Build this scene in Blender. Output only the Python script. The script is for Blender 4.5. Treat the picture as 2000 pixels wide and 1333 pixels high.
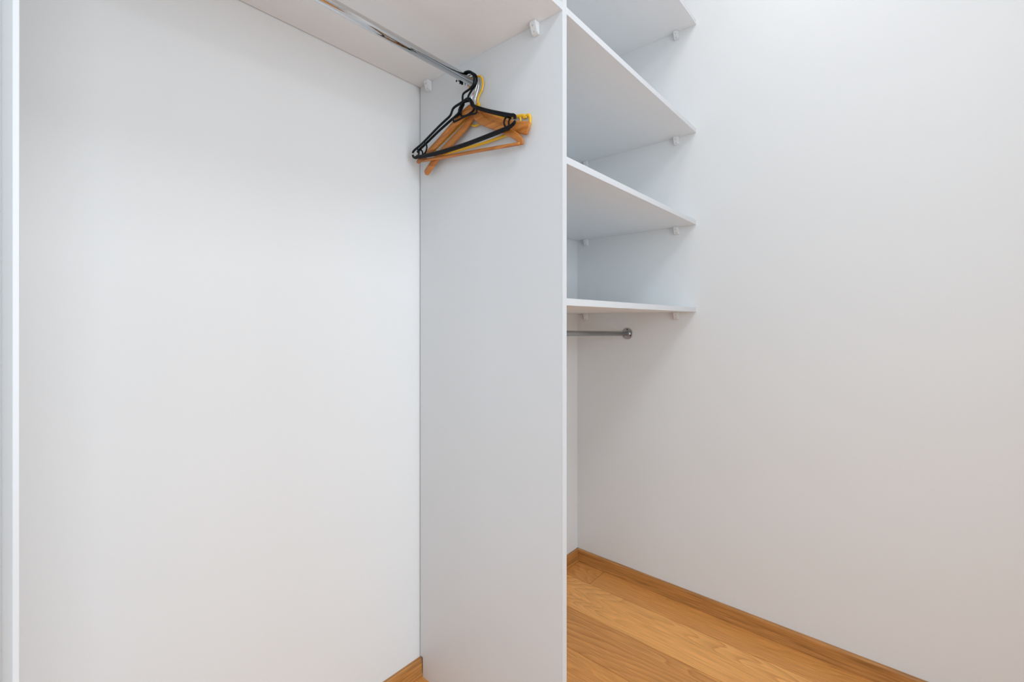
import bpy, bmesh, math, random
from mathutils import Vector
C = bpy.context.scene
COL = C.collection
for o in list(bpy.data.objects): bpy.data.objects.remove(o)
random.seed(7)

# ------------------------------------------------------------ camera
CAMZ = 1.2
TH = math.atan2(1022, 884)                      # camera turned clockwise from the back wall's normal
cam_d = bpy.data.cameras.new('camera'); cam = bpy.data.objects.new('camera', cam_d); COL.objects.link(cam)
cam_d.sensor_width = 36; cam_d.lens = 884/2000*36
cam_d.shift_y = -36.5/2000
cam_d.clip_start = .02
cam.location = (0, 0, CAMZ); cam.rotation_euler = (math.pi/2, 0, -TH)
C.camera = cam

# ------------------------------------------------------------ light, exposure
C.view_settings.view_transform = 'Standard'; C.view_settings.look = 'None'
C.view_settings.gamma = 1; C.view_settings.use_curve_mapping = False
C.view_settings.exposure = 0.06
w = bpy.data.worlds.new('world'); C.world = w; w.use_nodes = True
w.node_tree.nodes['Background'].inputs[0].default_value = (.9, .95, 1, 1)
w.node_tree.nodes['Background'].inputs[1].default_value = 0

def area(name, loc, rot, sx, sy, power, col):
    d = bpy.data.lights.new(name, 'AREA'); d.shape = 'RECTANGLE'; d.size = sx; d.size_y = sy
    d.energy = power; d.color = col
    o = bpy.data.objects.new(name, d); COL.objects.link(o); o.location = loc; o.rotation_euler = rot
    return o
# added front and side fills (offsetting the floor's orange bounce), and two ceiling lamps
area('front_fill', (.2, -2.56, 1.5), (math.radians(90), 0, 0), 1.8, 2.4, 58, (.770, .912, 1.03))
area('side_fill', (-1.26, -.3, 1.6), (0, math.radians(-90), 0), 1.8, 1.2, 11.0, (.60, .845, 1.02))  # unseen fill added at the left wall
area('closet_lamp', (1.4, .25, 2.96), (0, 0, 0), .4, .4, 4.3, (.94, .95, .99))
area('room_lamp', (.3, -.5, 2.96), (0, 0, 0), .6, .6, 15, (.90, .98, 1.05))

# ------------------------------------------------------------ materials
def new_mat(name):
    m = bpy.data.materials.new(name); m.use_nodes = True
    n = m.node_tree.nodes; return m, n, m.node_tree.links, n['Principled BSDF']

def simple(name, col, rough=.5, metal=0, noise=0, nscale=40, bump=0, bscale=300, spec=.5, coat=0):
    m, n, l, b = new_mat(name)
    b.inputs['Base Color'].default_value = (*col, 1); b.inputs['Roughness'].default_value = rough
    b.inputs['Metallic'].default_value = metal; b.inputs['Specular IOR Level'].default_value = spec
    b.inputs['Coat Weight'].default_value = coat
    tc = n.new('ShaderNodeTexCoord')
    if noise:
        t = n.new('ShaderNodeTexNoise'); t.inputs['Scale'].default_value = nscale; t.inputs['Detail'].default_value = 4
        l.new(tc.outputs['Object'], t.inputs['Vector'])
        mx = n.new('ShaderNodeMix'); mx.data_type = 'RGBA'
        mx.inputs[6].default_value = (*[c*(1-noise) for c in col], 1)
        mx.inputs[7].default_value = (*[min(1, c*(1+noise)) for c in col], 1)
        l.new(t.outputs['Fac'], mx.inputs[0]); l.new(mx.outputs[2], b.inputs['Base Color'])
    if bump:
        t2 = n.new('ShaderNodeTexNoise'); t2.inputs['Scale'].default_value = bscale; t2.inputs['Detail'].default_value = 3
        l.new(tc.outputs['Object'], t2.inputs['Vector'])
        bp = n.new('ShaderNodeBump'); bp.inputs['Strength'].default_value = bump; bp.inputs['Distance'].default_value = .001
        l.new(t2.outputs['Fac'], bp.inputs['Height']); l.new(bp.outputs['Normal'], b.inputs['Normal'])
    return m

def wood(name, dark, mid, light, freq=7, stretch=.12, axis='Y', rough=.42, amp=16, knots=True, fine=.35):
    """plain-sawn grain: contour lines of a stretched noise field, fine pores, a few knots; shifted per object"""
    m, n, l, b = new_mat(name)
    tc = n.new('ShaderNodeTexCoord'); oi = n.new('ShaderNodeObjectInfo')
    add = n.new('ShaderNodeVectorMath'); add.operation = 'MULTIPLY_ADD'
    cmb = n.new('ShaderNodeCombineXYZ')
    for i in range(3): l.new(oi.outputs['Random'], cmb.inputs[i])
    add.inputs[1].default_value = (37, 53, 11)
    l.new(cmb.outputs[0], add.inputs[0]); l.new(tc.outputs['Object'], add.inputs[2])
    mp = n.new('ShaderNodeMapping')
    s = {'X': (stretch, 1, 1), 'Y': (1, stretch, 1), 'Z': (1, 1, stretch)}[axis]
    mp.inputs['Scale'].default_value = s
    l.new(add.outputs[0], mp.inputs['Vector'])
    n1 = n.new('ShaderNodeTexNoise'); n1.inputs['Scale'].default_value = freq; n1.inputs['Detail'].default_value = 2.5
    n1.inputs['Roughness'].default_value = .45; n1.inputs['Distortion'].default_value = .35
    l.new(mp.outputs[0], n1.inputs['Vector'])
    mul = n.new('ShaderNodeMath'); mul.operation = 'MULTIPLY'; mul.inputs[1].default_value = amp
    l.new(n1.outputs['Fac'], mul.inputs[0])
    fr = n.new('ShaderNodeMath'); fr.operation = 'FRACT'; l.new(mul.outputs[0], fr.inputs[0])
    r1 = n.new('ShaderNodeValToRGB'); e = r1.color_ramp.elements
    e[0].position = 0; e[0].color = (1, 1, 1, 1); e[1].position = .72; e[1].color = (.42, .42, .42, 1)
    x = r1.color_ramp.elements.new(.9); x.color = (0, 0, 0, 1)
    x = r1.color_ramp.elements.new(1.0); x.color = (.95, .95, .95, 1)
    l.new(fr.outputs[0], r1.inputs[0])
    mp2 = n.new('ShaderNodeMapping'); k = .035
    mp2.inputs['Scale'].default_value = {'X': (k, 1, 1), 'Y': (1, k, 1), 'Z': (1, 1, k)}[axis]
    l.new(add.outputs[0], mp2.inputs['Vector'])
    n2 = n.new('ShaderNodeTexNoise'); n2.inputs['Scale'].default_value = 230; n2.inputs['Detail'].default_value = 3
    l.new(mp2.outputs[0], n2.inputs['Vector'])
    n3 = n.new('ShaderNodeTexNoise'); n3.inputs['Scale'].default_value = 4.5; n3.inputs['Detail'].default_value = 2
    l.new(mp.outputs[0], n3.inputs['Vector'])
    # mask that fades the ring contrast in and out along the board
    mask = n.new('ShaderNodeMapRange'); mask.inputs[1].default_value = .38; mask.inputs[2].default_value = .68
    mask.inputs[3].default_value = .15; mask.inputs[4].default_value = .75
    l.new(n3.outputs['Fac'], mask.inputs[0])
    m1 = n.new('ShaderNodeMix'); m1.data_type = 'RGBA'
    m1.inputs[6].default_value = (*dark, 1); m1.inputs[7].default_value = (*light, 1)
    l.new(r1.outputs[0], m1.inputs[0])
    base = n.new('ShaderNodeMix'); base.data_type = 'RGBA'; base.inputs[6].default_value = (*mid, 1)
    l.new(mask.outputs[0], base.inputs[0]); l.new(m1.outputs[2], base.inputs[7])
    r2 = n.new('ShaderNodeMapRange'); r2.inputs[1].default_value = .3; r2.inputs[2].default_value = .7
    r2.inputs[3].default_value = 1-fine; r2.inputs[4].default_value = 1+fine*.55
    l.new(n2.outputs['Fac'], r2.inputs[0])
    sc = n.new('ShaderNodeVectorMath'); sc.operation = 'SCALE'
    l.new(base.outputs[2], sc.inputs[0]); l.new(r2.outputs[0], sc.inputs[3])
    last = sc.outputs[0]
    if knots:
        mp3 = n.new('ShaderNodeMapping'); mp3.inputs['Scale'].default_value = {'X': (.4, 1, 1), 'Y': (1, .4, 1), 'Z': (1, 1, .4)}[axis]
        l.new(add.outputs[0], mp3.inputs['Vector'])
        v = n.new('ShaderNodeTexVoronoi'); v.inputs['Scale'].default_value = 4.2
        l.new(mp3.outputs[0], v.inputs['Vector'])
        kr = n.new('ShaderNodeMapRange'); kr.inputs[1].default_value = .02; kr.inputs[2].default_value = .085
        kr.inputs[3].default_value = .55; kr.inputs[4].default_value = 1
        l.new(v.outputs['Distance'], kr.inputs[0])
        s2 = n.new('ShaderNodeVectorMath'); s2.operation = 'SCALE'
        l.new(last, s2.inputs[0]); l.new(kr.outputs[0], s2.inputs[3]); last = s2.outputs[0]
    tint = n.new('ShaderNodeVectorMath'); tint.operation = 'MULTIPLY'
    l.new(last, tint.inputs[0]); l.new(oi.outputs['Color'], tint.inputs[1])
    l.new(tint.outputs[0], b.inputs['Base Color'])
    b.inputs['Roughness'].default_value = rough
    bp = n.new('ShaderNodeBump'); bp.inputs['Strength'].default_value = .12; bp.inputs['Distance'].default_value = .0006
    l.new(n2.outputs['Fac'], bp.inputs['Height']); l.new(bp.outputs['Normal'], b.inputs['Normal'])
    return m

M = {}
M['wall'] = simple('white_wall_paint', (.80, .80, .795), .55, noise=.006, nscale=3, bump=.12, bscale=160, spec=.35)
M['ceil'] = simple('ceiling_paint', (.85, .85, .85), .8)
M['board'] = simple('white_laminate', (.765, .772, .782), .38, noise=.006, nscale=9, bump=.1, bscale=420, spec=.4)
M['shelf'] = simple('white_shelf_laminate', (.875, .89, .905), .42, noise=.006, nscale=9, bump=.08, bscale=420, spec=.4)
M['edge'] = simple('white_edge_banding', (.64, .645, .655), .3, noise=.01, nscale=60)
M['cleat'] = simple('white_plastic', (.82, .82, .82), .4, noise=.01, nscale=60)
M['cap'] = simple('grey_screw_cap', (.58, .58, .58), .5, noise=.02)
M['chrome'] = simple('polished_chrome', (.68, .69, .70), .06, 1, noise=.02, nscale=20)
M['steel'] = simple('zinc_wire', (.72, .73, .74), .22, 1, noise=.03, nscale=80)
M['dullsteel'] = simple('dull_steel', (.36, .37, .37), .38, 1, noise=.04, nscale=60)
M['flange'] = simple('scuffed_zinc', (.50, .50, .51), .28, 1, noise=.05, nscale=90)
M['underlay'] = simple('dark_fibreboard', (.06, .03, .012), .9, noise=.1)
M['black'] = simple('black_plastic', (.006, .007, .009), .30, noise=.1, nscale=60, bump=.05, spec=.16)
M['yellow'] = simple('yellow_plastic', (.90, .50, .012), .3, noise=.04, nscale=60)
M['hole'] = simple('dark_hole', (.01, .01, .01), .9, noise=.1)
M['floorwood'] = wood('laminate_oak', (.56, .215, .048), (.90, .415, .12), (.97, .49, .155), freq=4.4, stretch=.17, amp=36, fine=.2)
M['skirtX'] = wood('skirting_oak_along_x', (.36, .145, .036), (.52, .225, .058), (.60, .27, .075), freq=9, stretch=.06, axis='X', knots=False, amp=9)
M['skirtY'] = wood('skirting_oak_along_y', (.36, .145, .036), (.52, .225, .058), (.60, .27, .075), freq=9, stretch=.06, axis='Y', knots=False, amp=9)
M['hangwood'] = wood('varnished_beech', (.32, .09, .012), (.55, .185, .030), (.68, .26, .055), freq=14, stretch=.12, axis='X', knots=False, amp=7, rough=.28, fine=.15)

# ------------------------------------------------------------ builders
def link(name, bm, mat, parent=None, smooth=False, loc=None):
    bmesh.ops.recalc_face_normals(bm, faces=bm.faces)
    me = bpy.data.meshes.new(name); bm.to_mesh(me); bm.free()
    if smooth:
        for p in me.polygons: p.use_smooth = True
    me.materials.append(mat)
    o = bpy.data.objects.new(name, me); COL.objects.link(o)
    if parent: o.parent = parent
    if loc: o.location = loc
    return o

def tag(o, label=None, cat=None, group=None, kind=None):
    if label: o['label'] = label
    if cat: o['category'] = cat
    if group: o['group'] = group
    if kind: o['kind'] = kind
    return o

def empty(name, loc, rotz=0):
    o = bpy.data.objects.new(name, None); COL.objects.link(o); o.empty_display_size = .05
    o.location = loc; o.rotation_euler = (0, 0, rotz); return o

def box(x0, x1, y0, y1, z0, z1, bevel=0, seg=1, bm=None):
    b2 = bmesh.new()
    vs = [b2.verts.new((x, y, z)) for x in (x0, x1) for y in (y0, y1) for z in (z0, z1)]
    for f in ((0, 1, 3, 2), (4, 6, 7, 5), (0, 4, 5, 1), (2, 3, 7, 6), (0, 2, 6, 4), (1, 5, 7, 3)):
        b2.faces.new([vs[i] for i in f])
    bmesh.ops.recalc_face_normals(b2, faces=b2.faces)
    if bevel: bmesh.ops.bevel(b2, geom=list(b2.edges), offset=bevel, segments=seg, profile=.5, affect='EDGES')
    return b2

def prism(profile, a0, a1, axis):
    """closed 2-D profile swept straight along an axis; profile gives the other two coordinates in order"""
    bm = bmesh.new(); rings = []
    for a in (a0, a1):
        r = []
        for p, q in profile:
            co = {'X': (a, p, q), 'Y': (p, a, q), 'Z': (p, q, a)}[axis]
            r.append(bm.verts.new(co))
        rings.append(r)
    n = len(profile)
    for i in range(n): bm.faces.new((rings[0][i], rings[0][(i+1) % n], rings[1][(i+1) % n], rings[1][i]))
    bm.faces.new(rings[0]); bm.faces.new(rings[1][::-1])
    return bm

def lathe(bm, c, axis, prof, seg=32):
    """prof: list of (distance along axis, radius)"""
    ax = Vector(axis).normalized(); up = Vector((0, 0, 1)) if abs(ax.z) < .9 else Vector((1, 0, 0))
    e1 = ax.cross(up).normalized(); e2 = ax.cross(e1); rings = []
    for d, r in prof:
        rings.append([bm.verts.new(Vector(c)+ax*d+(e1*math.cos(t)+e2*math.sin(t))*r) for t in [2*math.pi*i/seg for i in range(seg)]])
    for a, b in zip(rings, rings[1:]):
        for i in range(seg): bm.faces.new((a[i], a[(i+1) % seg], b[(i+1) % seg], b[i]))
    bm.faces.new(rings[0]); bm.faces.new(rings[-1][::-1])
    return bm

def smooth_path(pts, k=6, closed=False):
    out = []; n = len(pts)
    P = [Vector(p) for p in pts]
    rng = range(n) if closed else range(n-1)
    for i in rng:
        p0 = P[(i-1) % n] if (closed or i > 0) else P[0]*2-P[1]
        p1 = P[i]; p2 = P[(i+1) % n]
        p3 = P[(i+2) % n] if (closed or i+2 < n) else P[-1]*2-P[-2]
        for s in range(k):
            t = s/k
            out.append(.5*((2*p1)+(-p0+p2)*t+(2*p0-5*p1+4*p2-p3)*t*t+(-p0+3*p1-3*p2+p3)*t**3))
    if not closed: out.append(P[-1])
    return out

def sweep(bm, pts, h, wd, seg=12, power=1.0, k=6, closed=False):
    """sweep an ellipse (or squarish superellipse) along a path lying in the local XZ plane (small Y offsets allowed).
    h: half size in the plane, wd: half thickness along Y; each a number or a function of 0..1"""
    P = smooth_path([(p[0], p[2] if len(p) > 2 else 0, p[1]) for p in pts], k, closed)
    n = len(P); fh = h if callable(h) else (lambda t: h); fw = wd if callable(wd) else (lambda t: wd)
    rings = []
    for i, p in enumerate(P):
        a = P[(i-1) % n] if (closed or i > 0) else P[i]; b = P[(i+1) % n] if (closed or i < n-1) else P[i]
        t = (b-a).normalized(); nn = Vector((-t.z, 0, t.x))
        if nn.length < 1e-6: nn = Vector((0, 0, 1))
        nn.normalize(); bb = t.cross(nn).normalized(); s = i/(n-1)
        r = []
        for j in range(seg):
            ang = 2*math.pi*(j+.5)/seg; c, q = math.cos(ang), math.sin(ang)
            c = math.copysign(abs(c)**power, c); q = math.copysign(abs(q)**power, q)
            r.append(bm.verts.new(p+nn*(c*fh(s))+bb*(q*fw(s))))
        rings.append(r)
    for a, b in (list(zip(rings, rings[1:]))+([(rings[-1], rings[0])] if closed else [])):
        for j in range(seg): bm.faces.new((a[j], a[(j+1) % seg], b[(j+1) % seg], b[j]))
    if not closed:
        for r, sgn in ((rings[0], 1), (rings[-1], -1)): bm.faces.new(r[::sgn])
    return bm

# ------------------------------------------------------------ the room
XR, YB = 1.948, 1.248            # right wall, back wall
XL, YF, ZC = -1.3, -2.6, 3.0
tag(link('wall_back', box(XL-.1, XR+.1, YB, YB+.1, -.02, ZC), M['wall']), kind='structure')
tag(link('wall_right', box(XR, XR+.1, YF, YB, -.02, ZC), M['wall']), kind='structure')
tag(link('wall_left', box(XL-.1, XL, YF, YB, -.02, ZC), M['wall']), kind='structure')
tag(link('wall_front', box(XL-.1, XR+.1, YF-.1, YF, -.02, ZC), M['wall']), kind='structure')
YW, OX0, OX1, OZ = -1.1, -.8, 1.15, 2.35        # partition added out of view, its opening shaping the front fill on the right wall
def light_baffle():
    bm = bmesh.new(); y0, y1 = YW-.1, YW
    pr = [(XL, 0), (OX0, 0), (OX0, OZ), (OX1, OZ), (OX1, 0), (XR, 0), (XR, ZC), (XL, ZC)]
    f = [[bm.verts.new((x, y, z)) for x, z in pr] for y in (y0, y1)]
    for i in range(8): bm.faces.new((f[0][i], f[0][(i+1) % 8], f[1][(i+1) % 8], f[1][i]))
    bm.faces.new(f[0]); bm.faces.new(f[1][::-1]); return bm
tag(link('wall_baffle', light_baffle(), M['wall']), kind='structure')
tag(link('ceiling', box(XL-.1, XR+.1, YF-.1, YB+.1, ZC, ZC+.1), M['ceil']), kind='structure')
floor = tag(link('floor', box(XL, XR, YF, YB, -.03, -.009), M['underlay']), kind='structure')
rows = [XR, 1.802]
while rows[-1] > XL: rows.append(max(XL, rows[-1]-.2005))
first = [1.089, 1.2459, 1.15, .52, .95, .30, 1.1, .7]
shade = [(.86, .80, .72), (1.04, 1.03, 1.0), (.84, .76, .66), (.90, .83, .73), (1.0, .97, .9), (.88, .82, .74)]
G = .0010
for i in range(len(rows)-1):
    x1, x0 = rows[i], rows[i+1]
    js = [YB-.002, first[i % 8]]
    while js[-1] > YF: js.append(max(YF, js[-1]-1.285))
    for j in range(len(js)-1):
        if js[j]-js[j+1] < .02: continue
        L = js[j]-js[j+1]; W = x1-x0
        b = box(-W/2+G, W/2-G, -L/2+G, L/2-G, -.0085, 0, .0010)
        o = link('plank', b, M['floorwood'], floor, loc=((x0+x1)/2, (js[j]+js[j+1])/2, 0))
        s = shade[i % 6]
        v = random.uniform(.97, 1.03); o.color = (s[0]*v, s[1]*v, s[2]*v, 1)

# ------------------------------------------------------------ skirting boards
def skirt(side):    # (distance from wall, height)
    pts = [(0, 0), (.0165, 0), (.0165, .008), (.0150, .016), (.0138, .030), (.0130, .045)]
    for a in range(0, 91, 18):
        pts.append((.0055+.0072*math.cos(math.radians(a)), .0525+.0075*math.sin(math.radians(a))))
    pts.append((0, .060)); return pts
XD0, XD1 = .961, .9797           # divider panel
XS0, XS1 = .0150, .0200          # left side panel
YFR = .660                       # front edges of the fitted unit
pb = [(YB-d, z) for d, z in skirt(0)]
tag(link('baseboard_left', prism(pb, XS1, XD0, 'X'), M['skirtX']), kind='structure')
tag(link('baseboard_back', prism(pb, XD1, XR-.0001, 'X'), M['skirtX']), kind='structure')
tag(link('baseboard_right', prism([(XR-d, z) for d, z in skirt(0)], YW+.0005, YB-.0001, 'Y'), M['skirtY']), kind='structure')

# ------------------------------------------------------------ fitted closet boards
def panel(name, x0, x1, z1, label, cat, bev=.0012):
    t = empty(name, ((x0+x1)/2, YFR, 0)); tag(t, label, cat)
    cx = (x0+x1)/2
    b = box(x0-cx, x1-cx, .0008, YB-.0005-YFR-.017, 0, .066); bm2 = box(x0-cx, x1-cx, .0008, YB-.0042-YFR, .066, z1)
    me = bpy.data.meshes.new('tmp'); bm2.to_mesh(me); bm2.free(); b.from_mesh(me); bpy.data.meshes.remove(me)
    link('board', b, M['board'], t)
    link('edge_band', box(x0-cx, x1-cx, 0, .0009, 0, z1, .0004), M['edge'], t)
    return t
div = panel('divider_panel', XD0, XD1, 2.93, 'tall white laminate upright panel splitting the closet in two', 'panel')
side = empty('side_panel', ((XS0+XS1)/2, YFR, 0))
tag(side, 'thin white upright side panel at the far left edge of the picture', 'panel')
cx = (XS0+XS1)/2
link('board', box(XS0-cx, XS1-cx, .0012, YB-.0005-YFR, 0, 2.93), M['board'], side)
link('edge_band', box(XS0-cx, XS1-cx, 0, .0013, 0, 2.93, .0005), M['edge'], side)

def cleat_bm(sgn):       # corner block: back against the upright at x=0, top against the shelf at z=0; sgn = outwards direction
    p = [(0, 0), (sgn*.021, 0), (sgn*.021, -.007), (sgn*.011, -.030), (0, -.033)]
    bm = prism([(a, c) for a, c in p], -.0095, .0095, 'Y')
    bmesh.ops.recalc_face_normals(bm, faces=bm.faces)
    bmesh.ops.bevel(bm, geom=list(bm.edges), offset=.0012, segments=2, affect='EDGES')
    return bm
def add_cleat(shelf, origin, x, y, z, sgn):
    ox, oy, oz = origin
    c = link('bracket', cleat_bm(sgn), M['cleat'], shelf, loc=(x-ox, y-oy, z-oz))
    # one cap on the steep face, one on the sloping face
    n = Vector((sgn*.023, 0, -.010)).normalized()
    for (px, pz) in ((sgn*.0185, -.0125), (sgn*.0125, -.0262)):
        link('screw_cap', lathe(bmesh.new(), (px, 0, pz), n, [(0, .0024), (.0006, .0024), (.0008, .0018)], 12), M['cap'], c)
    return c
T = .0186
def shelf(x0, x1, z, label, cl, group):
    o0 = ((x0+x1)/2, YFR, z)
    t = empty('closet_shelf', o0); tag(t, label, 'shelf', group)
    hx = (x1-x0)/2
    link('board', box(-hx+.0003, hx-.0003, .0009, YB-.0022-YFR, 0, T), M['shelf'], t)
    link('edge_band', box(-hx+.0003, hx-.0003, .0001, .0010, 0, T, .0004), M['edge'], t)
    for x, y, s in cl: add_cleat(t, o0, x, y, z, s)
    return t
shelf(XS1, XD0, 2.0, 'long white shelf above the chrome rail and hangers', [(XD0, .743, -1), (XD0, 1.191, -1)], None)
rc = [(XR, .741, -1), (XR, 1.1916, -1)]
gr = 'white shelves between divider and right wall'
shelf(XD1, XR, 1.2438, 'lowest white shelf, at eye height just above the short grey rail', rc, gr)
shelf(XD1, XR, 1.6117, 'second white shelf up in the right section, above the lowest one', rc, gr)
shelf(XD1, XR, 1.999, 'third white shelf up, level with the long left shelf', rc, gr)
shelf(XD1, XR, 2.4545, 'topmost white shelf, cut off by the top of the picture', rc, gr)

# stray screw holes in the divider by the rail, and pin marks on the right wall
for y, z, r in ((1.0615, 1.9585, .0036), (1.0505, 1.9555, .0030), (1.034, 1.950, .0014)):
    link('screw_hole', lathe(bmesh.new(), (0, 0, 0), (-1, 0, 0), [(0, r), (.0003, r)], 14), M['hole'], div, loc=(XD0-(XD0+XD1)/2, y-YFR, z))

# ------------------------------------------------------------ rails
RY, RZ, RR = .975, CAMZ+.718, .0125
def rail(name, x0, x1, y, z, r, mat, fl, label, tilt=0):
    L = x1-x0
    t = empty(name, ((x0+x1)/2, y, z)); tag(t, label, 'rail'); t.rotation_euler = (0, tilt, 0)
    link('tube', lathe(bmesh.new(), (-L/2+.0005, 0, 0), (1, 0, 0), [(0, r), (L-.001, r)], 48), mat, t, True)
    for s in (-1, 1):
        f = link('flange', lathe(bmesh.new(), (s*L/2, 0, 0), (-s, 0, 0), [(.0002, fl), (.0030, fl), (.0042, fl*.93), (.0042, fl*.84), (.0026, fl*.78), (.0026, r*1.5), (.0042, r*1.35), (.010, r*1.25), (.0106, r*1.05)], 36), M['flange'], t, False)
        if fl > .024:
            for k in range(3):
                a = math.radians(90+120*k)
                link('screw', lathe(bmesh.new(), (s*(L/2-.0028), math.cos(a)*fl*.72, math.sin(a)*fl*.72), (-s, 0, 0), [(0, .0030), (.001, .0028), (.0014, .0015)], 12), M['hole'], f)
    return t
rail('closet_rail', XS1, XD0, RY, RZ, RR, M['chrome'], .0185, 'long polished chrome hanging rail under the left shelf')
rail('closet_rail', XD1, XR, .9736, CAMZ-.0525+.010, .0105, M['dullsteel'], .027, 'short dull grey hanging rail under the lowest right shelf', .0208)

# ------------------------------------------------------------ hangers
# local frame: x along the hanger towards the room, z up, origin on the rail's axis
def hanger(name, X, yaw_k, label, roll=0):
    t = empty(name, (X, RY, RZ), math.atan2(-1, -yaw_k)); tag(t, label, 'hanger'); t.rotation_euler.y = roll
    return t
def hook_pts(end, rw, bulge=.037):
    """over the rail and down round to the neck point end"""
    R = RR+rw; pts = []
    for a in range(205, 60, -24):
        pts.append((R*math.cos(math.radians(a))*1.12, R*math.sin(math.radians(a)) if a < 180 else -.004-.5*R*math.sin(math.radians(a-180))))
    return pts

def black_hanger(X, k, label, v):
    t = hanger('black_plastic_hanger', X, k, label)
    hk = [(-.0185, -.010), (-.0175, .001), (-.012, .0122), (0, .0165), (.013, .0150), (.026, .008)]
    if v == 0:
        hk += [(.0365, -.006), (.038, -.020), (.034, -.032), (.019, -.039), (-.003, -.043), (-.0085, -.050), (-.009, -.066)]
    else:
        hk += [(.0385, -.004), (.0415, -.018), (.036, -.030), (.022, -.039), (.009, -.051), (.003, -.064)]
    link('hook', sweep(bmesh.new(), hk, .0036, .0026, k=8), M['black'], t, True)
    b = bmesh.new()
    if v == 0:
        # left arm with its dropped shoulder, right arm, lower bar, notched ends
        sweep(b, [(.011, -.0655), (-.006, -.0665), (-.022, -.0690), (-.040, -.0715), (-.051, -.0765), (-.062, -.0920), (-.085, -.1010), (-.118, -.1130), (-.190, -.1430), (-.227, -.1545), (-.2385, -.1600), (-.2395, -.1635)], .0043, .0028)
        sweep(b, [(-.004, -.0670), (.011, -.0645), (.024, -.0730), (.031, -.0890), (.057, -.1050), (.103, -.1280), (.169, -.1570), (.183, -.1620), (.1895, -.1680), (.1885, -.1735)], .0052, .0028)
    else:
        sweep(b, [(.003, -.062), (-.016, -.068), (-.026, -.086), (-.034, -.0940), (-.059, -.1000), (-.120, -.1200), (-.182, -.1440), (-.215, -.1560), (-.226, -.1620)], .0047, .0028)
        sweep(b, [(-.004, -.064), (.010, -.0660), (.022, -.0745), (.031, -.0890), (.057, -.1060), (.103, -.1290), (.165, -.1580)], .0048, .0028)
    link('shoulder', b, M['black'], t, True)
    b = bmesh.new()
    if v == 0:
        sweep(b, [(-.2400, -.1705), (-.2365, -.1775), (-.228, -.1810), (-.213, -.1825), (-.129, -.1900), (-.007, -.1945), (.103, -.1925), (.166, -.1900), (.1805, -.1870), (.1885, -.1825), (.1880, -.1790)],
              lambda s: .0036+.0020*min(1, max(0, s-.12)/.12, max(0, .94-s)/.1), .0032)
    else:
        sweep(b, [(-.229, -.172), (-.225, -.1790), (-.205, -.1830), (-.129, -.1905), (-.007, -.1945), (.103, -.1925), (.164, -.1895)], .0046, .0028)
    link('lower_bar', b, M['black'], t, True)
    struts = ([[(.1655, -.157), (.1545, -.164), (.1515, -.175), (.157, -.189)], [(-.222, -.153), (-.2125, -.160), (-.2095, -.170), (-.2145, -.182)],
               [(-.184, -.143), (-.1735, -.151), (-.1705, -.163), (-.177, -.176), (-.194, -.183)]] if v == 0 else
              [[(.170, -.161), (.163, -.168), (.162, -.178), (.168, -.190)], [(-.213, -.156), (-.203, -.163), (-.200, -.172), (-.205, -.183)]])
    for p in struts: link('notch_strut', sweep(bmesh.new(), p, .0027, .0024), M['black'], t, True)
    b = bmesh.new()
    if v == 0:
        sweep(b, [(-.010, -.070), (-.023, -.083), (-.027, -.094), (-.043, -.1010), (-.0485, -.1070), (-.0465, -.1150), (-.038, -.1160), (.010, -.1125), (.040, -.1165), (.0485, -.1130), (.0470, -.1030), (.033, -.0920)], .0028, .0024)
    else:
        sweep(b, [(-.010, -.070), (-.024, -.090), (-.020, -.1035), (-.004, -.1070), (.012, -.1055), (.028, -.1000), (.033, -.0900)], .0034, .0024)
    link('strap_loop', b, M['black'], t, True)
    return t
black_hanger(.9150, -.028, 'black plastic hanger nearest the room, in front of all the others', 0)
black_hanger(.9222, -.028, 'second black plastic hanger, close behind the front black one', 1)

def wood_hanger(X, k, label, pts, hh, hk, bar=None):
    t = hanger('wooden_hanger', X, k, label)
    link('body', sweep(bmesh.new(), pts, hh, lambda s: .0050*min(1, .55+6*min(s, 1-s)), seg=16, power=.72, k=8), M['hangwood'], t, True)
    link('hook', sweep(bmesh.new(), hk, .0018, .0018, k=8), M['steel'], t, True)
    if bar: link('trouser_bar', sweep(bmesh.new(), bar, .0050, .0045, seg=14, k=4), M['hangwood'], t, True)
    return t
H0 = [(-.0160, -.010), (-.0155, 0), (-.011, .0095), (0, .0145), (.012, .0130), (.024, .004)]
def hfun(mid, tip, end):
    def f(s):
        e = min(s, 1-s)
        base = tip+(mid-tip)*min(1, e/.42)
        return base*min(1, math.sqrt(max(.02, e/end)) if e < end else 1)
    return f
wood_hanger(.9316, -.025, 'wooden hanger with a round trouser bar, right behind the black ones',
            [(-.240, -.190), (-.222, -.184), (-.189, -.173), (-.145, -.155), (-.102, -.134), (-.045, -.106), (-.012, -.091), (.008, -.088), (.030, -.110), (.054, -.135), (.107, -.166), (.158, -.197), (.188, -.220), (.203, -.240)],
            hfun(.0135, .0085, .03), H0+[(.031, -.008), (.032, -.022), (.026, -.039), (.014, -.049), (.010, -.062), (.008, -.085)],
            [(-.212, -.190), (-.077, -.206), (.054, -.220), (.150, -.231), (.196, -.236)])
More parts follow.
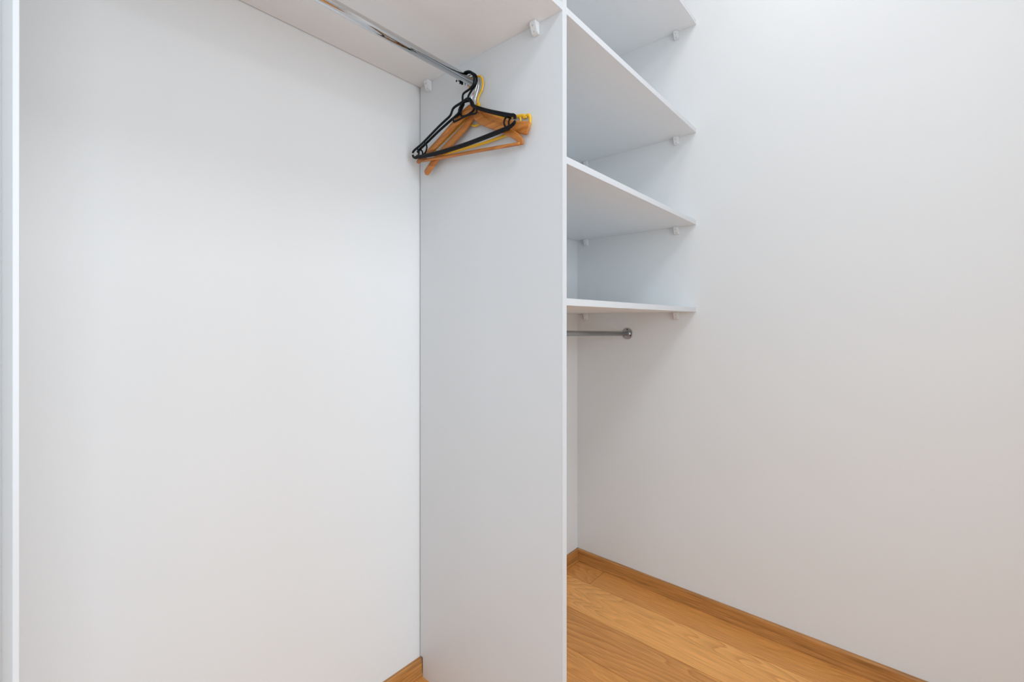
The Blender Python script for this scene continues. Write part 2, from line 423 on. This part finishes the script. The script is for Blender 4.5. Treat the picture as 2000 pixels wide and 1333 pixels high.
wood_hanger(.9424, -.020, 'wooden hanger whose left arm drops lowest, without a bar',
            [(-.212, -.232), (-.200, -.222), (-.155, -.192), (-.095, -.161), (-.035, -.131), (.000, -.106), (.022, -.097), (.045, -.110), (.084, -.138), (.130, -.163), (.165, -.179), (.195, -.190), (.216, -.198)],
            lambda s: (.0125 if s < .5 else .0125+.006*max(0, (s-.6)/.4))*(math.sqrt(max(.03, s/.035)) if s < .035 else 1)*(max(.80, 1-(s-.985)*12) if s > .985 else 1),
            H0+[(.029, -.008), (.029, -.022), (.020, -.046), (.014, -.062), (.018, -.098)])

t = hanger('yellow_plastic_hanger', .9521, -.018, 'bright yellow plastic hanger at the back of the bunch, against the divider')
link('hook', sweep(bmesh.new(), [(-.0175, -.009), (-.016, .001), (-.011, .011), (.001, .0160), (.017, .0150), (.030, .0080), (.037, -.009), (.034, -.029), (.022, -.043), (.016, -.055), (.017, -.068)], .0032, .0028, k=8), M['yellow'], t, True)
b = bmesh.new()
sweep(b, [(.012, -.068), (.026, -.082), (.055, -.106), (.100, -.129), (.150, -.1450), (.180, -.1505), (.192, -.1545), (.1925, -.1620)], .0048, .0028)
sweep(b, [(.024, -.068), (0, -.073), (-.030, -.092), (-.070, -.112), (-.130, -.137), (-.170, -.153), (-.178, -.160)], .0045, .0028)
link('shoulder', b, M['yellow'], t, True)
link('lower_bar', sweep(bmesh.new(), [(-.180, -.170), (-.172, -.178), (-.120, -.182), (.036, -.190), (.126, -.1900), (.165, -.1890), (.190, -.1955), (.205, -.1940), (.2115, -.180), (.2115, -.163), (.206, -.1560), (.199, -.1570), (.1975, -.1620)], .0044, .0028), M['yellow'], t, True)
b = bmesh.new()
sweep(b, [(.170, -.1470), (.1790, -.1560), (.1790, -.1660), (.171, -.1880)], .0030, .0026)
link('notch_strut', b, M['yellow'], t, True)
link('strap_loop', sweep(bmesh.new(), [(-.022, -.092), (-.012, -.118), (.002, -.129), (.018, -.130), (.032, -.122), (.045, -.088)], .0032, .0026), M['yellow'], t, True)

# pin marks left in the right wall below the lowest shelf
wr = bpy.data.objects['wall_right']
for y, z in ((.818, 1.1465), (.758, 1.149)):
    link('pin_mark', lathe(bmesh.new(), (0, 0, 0), (-1, 0, 0), [(0, .0016), (.0003, .0016)], 10), M['cap'], wr, loc=(XR, y, z))
